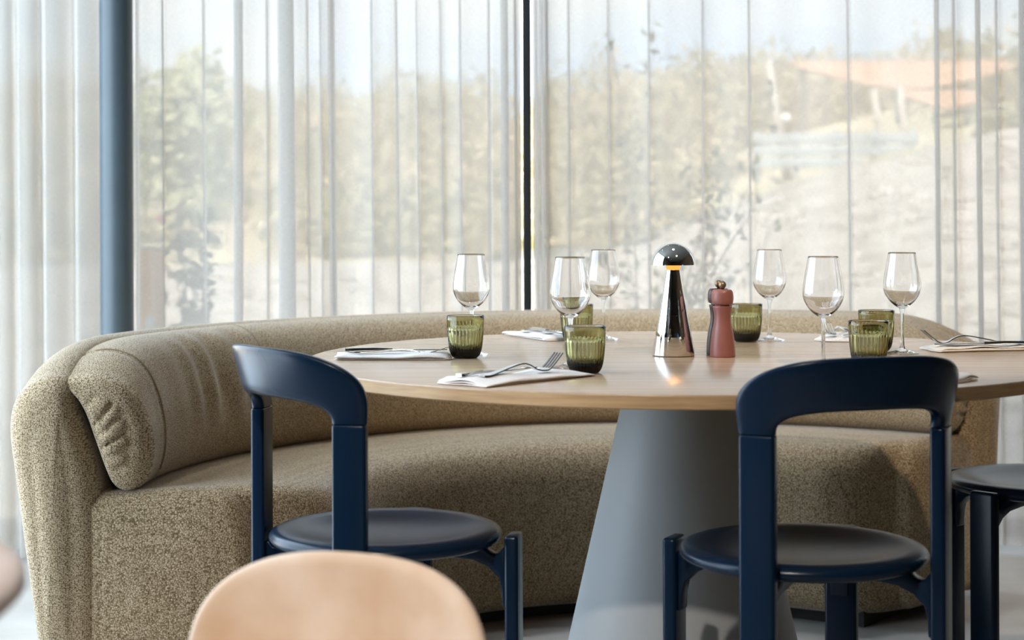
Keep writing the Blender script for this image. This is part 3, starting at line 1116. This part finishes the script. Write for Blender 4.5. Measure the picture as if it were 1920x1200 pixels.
def knife_meshes():
    hp = [(u, .003 + .0015 * math.sin(u / .1 * PI)) for u in np.linspace(0, .095, 14)]
    h = sweep_flat(hp, [(-w_, w_) for w_ in np.interp([p[0] for p in hp], [0, .01, .06, .095], [.006, .008, .0062, .0055])], .005)
    bp = [(u, .003) for u in np.linspace(.094, .205, 18)]
    b = sweep_flat(bp, [(-.0055 - .0025 * math.sin(PI * min(1, (p[0] - .094) / .1)), .0062 - .0105 * max(0, (p[0] - .165) / .04) ** 2) for p in bp], .0014)
    a = fix_normals(mesh_data('handle', *h, 'steel', True)); c_ = fix_normals(mesh_data('blade', *b, 'steel', True))
    for m_ in (a, c_): m_.set_sharp_from_angle(angle=math.radians(40))
    return a, c_


KH, KB = knife_meshes()


def cutlery(ax, ay, ux, uy, kind, du, dv, rot, label, dz=.0125, flip=False):
    n = math.hypot(ux, uy); ux, uy = ux / n, uy / n
    x_, y_ = ax + ux * du - uy * dv, ay + uy * du + ux * dv
    r = tag(empty(kind, (x_, y_, TZ + dz), math.atan2(uy, ux) + math.radians(rot)), label, kind, 'cutlery on the napkins')
    if kind == 'fork':
        obj('handle', FK, r)
        for t in FT: obj('tine', t, r)
    else:
        obj('handle', KH, r); obj('blade', KB, r)
    return r


sets = [  # A corner, u, L, W, where
    ((-0.352, 3.325), (1, -.05), .225, .105, 'left napkin, behind the sideways navy chair'),
    ((-0.042, 2.764), (.672, .74), .275, .112, 'front napkin, nearest the viewer'),
    ((-0.020, 4.035), (.40, -.916), .235, .088, 'back napkin, left of the lamp'),
    ((.775, 3.985), (-.433, -.90), .215, .085, 'back napkin, right of the mills'),
    ((1.068, 3.60), (-.977, -.21), .215, .10, 'right napkin, beside the rightmost wine glass'),
    ((.793, 2.861), (-.64, .77), .235, .10, 'half hidden napkin behind the right chair back'),
]
for i, (A, u, L, W, where) in enumerate(sets):
    n_ = math.hypot(*u); ux, uy = u[0] / n_, u[1] / n_
    ax, ay = A
    if i == 2:      # near edge lies on the left of u there: shift so that A stays the outer corner
        ax, ay = ax - (-uy) * 0, ay
    napkin(ax, ay, ux, uy, L, W, {0: 'white folded napkin at the table edge behind the sideways navy chair',
                                  1: 'white folded napkin nearest the front edge, with fork and knife',
                                  2: 'white folded napkin at the table back left, beside a tumbler',
                                  3: 'cream folded napkin at the table back, right of the mills',
                                  4: 'cream folded napkin at the right table edge, fork on top',
                                  5: 'cream folded napkin peeking out behind the right chair backrest'}[i], 20 + i)
    if i == 5:
        continue            # only a corner of this napkin shows, without cutlery
    f_ = cutlery(ax, ay, ux, uy, 'fork', .035, W * .40, -2, 'steel fork on the ' + where, dz=.0118)
    if i in (0, 2): f_.scale = (1, 1, .4)
    cutlery(ax, ay, ux, uy, 'knife', .012, W * .68, 3, 'steel knife on the ' + where, dz=.0125)

# ------------------------------------------------------------------ neighbouring table and chair in front
nt_ = tag(empty('side_table', (-0.763, 1.27, 0)), 'small taupe round table cut off by the lower left corner', 'table')
obj('tabletop', lathe_me('tabletop', [(0, .74), (.365, .74), (.375, .737), (.380, .730), (.380, .722), (.372, .714), (.36, .712), (0, .712)], 96, 'taupe', sharp=50), nt_)
obj('pedestal', lathe_me('pedestal', [(0, 0), (.2, 0), (.2, .012), (.04, .03), (.03, .06), (.03, .70), (.08, .712), (0, .712)], 48, 'black', sharp=40), nt_)


def shell_chair(x, y, face_deg, label):
    r = tag(empty('shell_chair', (x, y, 0), math.radians(face_deg)), label, 'chair')
    # backrest: curved panel, local +X is where the sitter faces
    Wd, z0, z1, NU, NV = .200, .36, .632, 40, 24
    verts, faces = [], []
    ring = []
    def pt(a, q, side):
        ca, sa = math.cos(a), math.sin(a)
        e = 2.7
        s_ = (1 if ca >= 0 else -1) * abs(ca) ** (2 / e) * Wd * q
        z_ = (z0 + z1) / 2 + (1 if sa >= 0 else -1) * abs(sa) ** (2 / e) * (z1 - z0) / 2 * q
        R_ = .42
        an = s_ / R_
        th_ = .010 * (1 - max(0, (q - .93) / .07) ** 2) ** .5 if q > .93 else .010
        lean = (z_ - z0) * .16
        rad = R_ + side * th_
        return (-(rad * math.cos(an)) + .42 - .205 - lean, rad * math.sin(an), z_)
    qs = [1.0, .99, .96, .9, .75, .5, .25]
    layers = [(q, 1) for q in qs[::-1]] + [(q, -1) for q in qs[1:]]
    n = 96
    for (q, sd) in layers:
        for k in range(n): verts.append(pt(2 * PI * k / n, q, sd))
    for i in range(len(layers) - 1):
        for k in range(n):
            k2 = (k + 1) % n
            faces.append((i * n + k, i * n + k2, (i + 1) * n + k2, (i + 1) * n + k))
    c0 = len(verts); verts.append(pt(0, 0, 1)); c1 = len(verts); verts.append(pt(0, 0, -1))
    for k in range(n):
        k2 = (k + 1) % n
        faces.append((k2, k, c0)); faces.append(((len(layers) - 1) * n + k, (len(layers) - 1) * n + k2, c1))
    obj('backrest', fix_normals(mesh_data('backrest', verts, faces, 'beech', True)), r)
    obj('seat', lathe_me('seat', [(0, .425), (.12, .424), (.19, .43), (.208, .427), (.212, .42), (.205, .411), (0, .408)], 72, 'beech'), r)
    for (sx, sy) in ((1, 1), (1, -1), (-1, 1), (-1, -1)):
        mobj('leg', *tube([(sx * .13, sy * .13, .41), (sx * .185, sy * .185, 0)], [.017, .012], 16), 'beech', r)
    for sy in (-.07, .07):
        mobj('back_post', *tube([(-.16, sy, .41), (-.235, sy, .46), (-.262, sy, .56)], [.013, .013, .010], 12), 'beech', r)
    return r


shell_chair(-0.28, 1.72, 246, 'pale beech chair with rounded backrest cut off by the bottom edge')

# ------------------------------------------------------------------ outside
CXS = [-30, -6, 0.0, .33, 1.14, 1.76, 2.37, 2.99, 3.75, 4.56, 7, 14, 30]
CZS = [.62, .60, .63, .66, .78, 1.03, 1.29, 1.48, 1.62, 1.83, 2.3, 3.0, 3.4]
TXS = [-40, -12, -6.5, -4.5, -2.5, 1.0, 3.2, 6.2, 13.5, 30]
TZS = [4.0, 4.3, 4.2, 3.95, 4.2, 4.2, 4.5, 4.9, 4.75, 5]


def ground(x, y):
    c_ = np.interp(x, CXS, CZS)
    t_ = np.interp(x, TXS, TZS)
    return float(np.interp(y, [5.3, 6.2, 15, 17, 21, 45, 70], [-.12, -.06, c_, c_ - .1, c_ + .05, t_ - .9, t_ - .2]))


def terrain(name, x0, x1, nx, ys, mat, amp, seed, label, cat):
    r = np.random.default_rng(seed)
    xs = np.linspace(x0, x1, nx)
    v = [(x_, y_, ground(x_, y_) + amp * (math.sin(x_ * 3.1 + y_ * 1.7) * .5 + math.sin(x_ * 1.3 - y_ * 2.3) + r.normal(0, .35))) for y_ in ys for x_ in xs]
    f = [(j * nx + i, j * nx + i + 1, (j + 1) * nx + i + 1, (j + 1) * nx + i) for j in range(len(ys) - 1) for i in range(nx - 1)]
    return structure(mobj(name, v, f, mat), label, cat)


terrain('ground_gravel', -22, 22, 221, list(np.linspace(5.5, 16.2, 70)), 'gravel', .012, 3, 'pale gravel bank rising to the right outside the window', 'gravel bank')
terrain('hill', -60, 60, 121, list(np.linspace(16.0, 80, 60)), 'hill', .10, 4, 'dry olive hillside beyond the gravel bank', 'hill')

# loose stones on the gravel
r = np.random.default_rng(11)
mb = MB()
ico = bmesh.new(); bmesh.ops.create_icosphere(ico, subdivisions=1, radius=1)
iv = np.array([v.co[:] for v in ico.verts]); ifc = [tuple(v.index for v in f.verts) for f in ico.faces]; ico.free()
for k in range(1500):
    y_ = r.uniform(6.5, 15.5); x_ = r.uniform(-.35, .40) * y_
    s_ = r.uniform(.02, .06)
    pts_ = iv * (s_ * r.uniform(.6, 1.3, 3)) * (1 + r.normal(0, .12, (len(iv), 1))) + np.array([x_, y_, ground(x_, y_)])
    mb.add((pts_, ifc))
tag(mobj('gravel_stones', mb.v, mb.f, 'stone', None, False), 'loose pale stones scattered over the gravel bank', 'gravel', kind='stuff')


def leaf_cloud(mb_, cx, cy_, cz, rx, ry, rz, n, size, r, shell=.55):
    d = r.normal(0, 1, (n, 3)); d /= np.linalg.norm(d, axis=1)[:, None]
    rad = shell + (1 - shell) * r.random(n) ** .5
    lump = 1 + .22 * np.sin(d[:, 0] * 5 + cx) + .18 * np.sin(d[:, 1] * 6 + cy_ * 3) + .18 * np.sin(d[:, 2] * 7 + cx * 2)
    P = np.array([cx, cy_, cz]) + d * (rad * lump)[:, None] * np.array([rx, ry, rz])
    a = r.normal(0, 1, (n, 3)); a /= np.linalg.norm(a, axis=1)[:, None]
    b = np.cross(a, r.normal(0, 1, (n, 3))); b /= np.linalg.norm(b, axis=1)[:, None]
    s = size * r.uniform(.6, 1.4, n)[:, None]
    V = np.stack([P - a * s, P + b * s * .5 + a * s * .1, P + a * s, P - b * s * .5 + a * s * .1], 1).reshape(-1, 3)
    o = len(mb_.v)
    mb_.v += [tuple(p) for p in V]
    mb_.f += [(o + 4 * i, o + 4 * i + 1, o + 4 * i + 2, o + 4 * i + 3) for i in range(n)]


r = np.random.default_rng(5)
mb = MB()
for k in range(420):
    y_ = 17.2 + 46 * r.random() ** 1.25
    x_ = r.uniform(-.42, .44) * y_
    s_ = r.uniform(.5, 1.1) * (0.55 + y_ / 55)
    h_ = s_ * r.uniform(.55, 1.0)
    if x_ > 1.0 and y_ < 24: h_ *= .35; s_ *= .6
    if x_ > 3.5 and 20.5 < y_ < 27 and x_ < 8.5: continue
    if math.hypot(x_ + 3.25, y_ - 16.5) < 2.0 or (2.3 < x_ < 5 and y_ < 20): continue
    z_ = ground(x_, y_) + h_ * .45
    leaf_cloud(mb, x_, y_, z_, s_, s_, h_, int(280 * (0.6 + s_)), .06 + .03 * s_, r)
tag(mobj('hillside_scrub', mb.v, mb.f, 'scrub', None, False), 'dry olive scrub covering the hillside beyond the curtains', 'scrub', kind='stuff')


def small_tree(name, x, y, h, crown, n, label, cat, mat, size, stems, seed):
    r = np.random.default_rng(seed)
    g = ground(x, y)
    root = tag(empty(name, (x, y, g)), label, cat)
    for s in range(stems):
        a = r.uniform(0, 6.28); lean = r.uniform(.1, .5) * crown[0]
        p = [(0, 0, -.02), (math.cos(a) * lean * .25, math.sin(a) * lean * .25, h * .35), (math.cos(a) * lean * .7, math.sin(a) * lean * .7, h * .7), (math.cos(a) * lean, math.sin(a) * lean, h * .95)]
        mobj('stem', *tube(smooth_open(p, 10), list(np.linspace(.012 + .012 * h, .004, 10)), 7), 'bark', root)
    m_ = MB()
    leaf_cloud(m_, 0, 0, h - crown[2] * .6, crown[0], crown[1], crown[2], n, size, r, .2)
    mobj('foliage', m_.v, m_.f, mat, root, False)
    return root


small_tree('young_tree', -3.25, 16.5, 1.75, (.66, .6, .72), 2600, 'pale green tree outside, beside the blue column', 'tree', 'leaf', .075, 3, 31)


# sapling with thin upright branches right outside the window
def sapling(x, y, label):
    r = np.random.default_rng(8)
    g = ground(x, y)
    root = tag(empty('sapling', (x, y, g)), label, 'sapling')
    lv = MB()
    for s in range(9):
        a = r.uniform(-1, 1)
        h = r.uniform(.9, 1.75) * (1 - .25 * abs(a))
        dx = a * .42 + (.15 if a > .2 else 0); dy = r.uniform(-.2, .2)
        p = smooth_open([(a * .04, 0, -.02), (a * .08 + dx * .2, dy * .3, h * .35), (dx * .6, dy * .7, h * .7), (dx, dy, h)], 14)
        mobj('branch', *tube(p, list(np.linspace(.007, .002, 14)), 6), 'bark', root)
        for t in range(5, 14):
            q = p[t]
            for _ in range(2):
                dd = r.normal(0, 1, 3); dd[2] = abs(dd[2]) * .6; dd /= np.linalg.norm(dd)
                leaf_cloud(lv, *(q + dd * .05), .03, .03, .03, 2, .024, r, .1)
            if t % 4 == 1:
                e = q + np.array([r.normal(0, .12), r.normal(0, .08), .16])
                mobj('twig', *tube([q, (q + e) / 2 + np.array([0, 0, .01]), e], [.003, .0022, .0012], 5), 'bark', root)
                leaf_cloud(lv, *e, .05, .05, .07, 9, .024, r, .1)
    mobj('foliage', lv.v, lv.f, 'sage', root, False)


sapling(0.62, 7.6, 'thin leafy sapling outside, seen behind the chrome lamp')


def low_plant(x, y, ztop, n, spread, label, flower=False):
    r = np.random.default_rng(int(abs(x * 100)))
    g = ground(x, y)
    h = ztop - g
    root = tag(empty('low_plant', (x, y, g)), label, 'plant', 'plants beside the timber bollard')
    m_ = MB(); lv = MB()
    for s in range(n):
        a = r.uniform(0, 6.28); d = r.uniform(.2, 1) * spread
        e = np.array([math.cos(a) * d, math.sin(a) * d, h * r.uniform(.75, 1.0)])
        m_.add(tube(smooth_open([(0, 0, -.01), e * np.array([.4, .4, .5]), e], 8), list(np.linspace(.005, .002, 8)), 5))
        for t in (.45, .6, .75, .9, 1.0):
            leaf_cloud(lv, *(e * np.array([t, t, t])), .06, .06, .05, 8, .03, r, .1)
    mobj('stem', m_.v, m_.f, 'bark', root)
    mobj('foliage', lv.v, lv.f, 'sage', root, False)
    if flower:
        bpy_me = lathe_me('flower', [(0, 0), (.018, .008), (.024, .022), (.012, .03), (0, .026)], 12, 'red')
        obj('flower', bpy_me, root, (-.15, 0, h * .95))


low_plant(-1.36, 7.25, 1.06, 7, .16, 'leafy plant with one red flower above the timber bollard', True)
low_plant(-1.30, 6.75, .66, 5, .07, 'small low plant at the foot of the sheer curtain, right of the bollard')
bol = tag(empty('timber_bollard', (-1.495, 7.0, ground(-1.495, 7.0))), 'orange timber bollard outside, right of the blue column', 'bollard')
g_ = ground(-1.495, 7.0)
box('post', -.044, .044, -.044, .044, -.02, .90 - g_, 'bollard', bol, .006)
box('cap', -.046, .046, -.046, .046, .90 - g_, .912 - g_, 'pole', bol, .004)
box('marker', -.02, .02, -.0475, -.0435, .56 - g_, .62 - g_, 'white', bol, .0015)

for (pxt, pyt, pxb, pyb, lab, kn) in ((1441, 112, 1471, 295, 'tallest pale leaning pole outside, leftmost of the three poles', True), (1638, 168, 1660, 305, 'middle pale leaning pole outside, under the orange canopy', False), (1688, 162, 1702, 300, 'rightmost pale upright pole outside, under the orange canopy', False)):
    Yp = 19.0; sp = FPX / Yp
    xt, zt = (pxt - 960) / sp, HC + (YH - pyt) / sp
    xb, zb = (pxb - 960) / sp, HC + (YH - pyb) / sp
    gz = ground(xb, Yp)
    base = (xb + (xb - xt) * (zb - gz) / (zt - zb), Yp, gz - .05)
    root = tag(empty('leaning_pole', base), lab, 'pole', 'pale poles outside')
    top = np.array([xt - base[0], 0, zt - base[2]])
    mobj('shaft', *tube([(0, 0, 0), top * .5, top], [.055, .048, .04], 14), 'pole', root)
    mobj('tip', *tube([top * .995, top * 1.012], [.046, .038], 14), 'pole', root)
    if kn:  # white knob on this pole, not a lamp
        ball = lathe_me('pale_knob', [(.06 * math.sin(a), -.06 * math.cos(a)) if 0 < a < PI else (0, -.06 * math.cos(a)) for a in np.linspace(0, PI, 12)], 16, 'white')
        obj('pale_knob', ball, root, tuple(top * .52 + np.array([.09, -.02, 0])))

# orange canopies on the hill


def canopy(name, px0, px1, ytop, ybot, Yc, label, sag):
    sp = FPX / Yc
    x0, x1 = (px0 - 960) / sp, (px1 - 960) / sp
    zt, zb = HC + (YH - ytop) / sp, HC + (YH - ybot) / sp
    root = tag(empty(name, ((x0 + x1) / 2, Yc, 0)), label, 'canopy', 'orange canopies on the hill')
    cxm = (x0 + x1) / 2
    n, m_ = 24, 6
    v, f = [], []
    for j in range(m_):
        t = j / (m_ - 1)
        for i in range(n):
            s = i / (n - 1)
            edge = zb + sag * abs(2 * s - 1) ** 1.6 * (zt - zb)
            z = zt + (edge - zt) * (1 - t)
            v.append((x0 + (x1 - x0) * s - cxm, -.3 + .6 * t, z - .04 * math.sin(PI * t)))
    f = [(j * n + i, j * n + i + 1, (j + 1) * n + i + 1, (j + 1) * n + i) for j in range(m_ - 1) for i in range(n - 1)]
    o = mobj('cloth', v, f, 'orange', root)
    md = o.modifiers.new('t', 'SOLIDIFY'); md.thickness = .03
    for s, y_ in ((.06, .34), (.5, .34), (.94, .34)):
        xx = x0 + (x1 - x0) * s
        gz = ground(xx, Yc + y_)
        mobj('post', *tube([(xx - cxm, y_, gz - .05), (xx - cxm, y_, zt - .03)], .04, 10), 'pole', root)


canopy('orange_canopy', 1490, 1900, 112, 172, 24.5, 'long orange canopy on top of the hill at the right', .75)
canopy('orange_canopy', 1700, 1835, 168, 206, 22.5, 'smaller orange canopy below the long one at the right', .5)

# low grey barrier behind the bank
bx = tag(empty('grey_barrier', (3.4, 18.2, ground(3.4, 18.2))), 'low grey board barrier outside, below the leaning poles', 'barrier')
for k in range(5):
    xx = -.75 + k * .42
    box('post', xx - .03, xx + .03, -.03, .03, -.1, .46, 'barrier', bx, .005)
for k in range(3):
    box('board', -.80, .98, -.055, -.032, .06 + .13 * k, .17 + .13 * k, 'barrier', bx, .004)
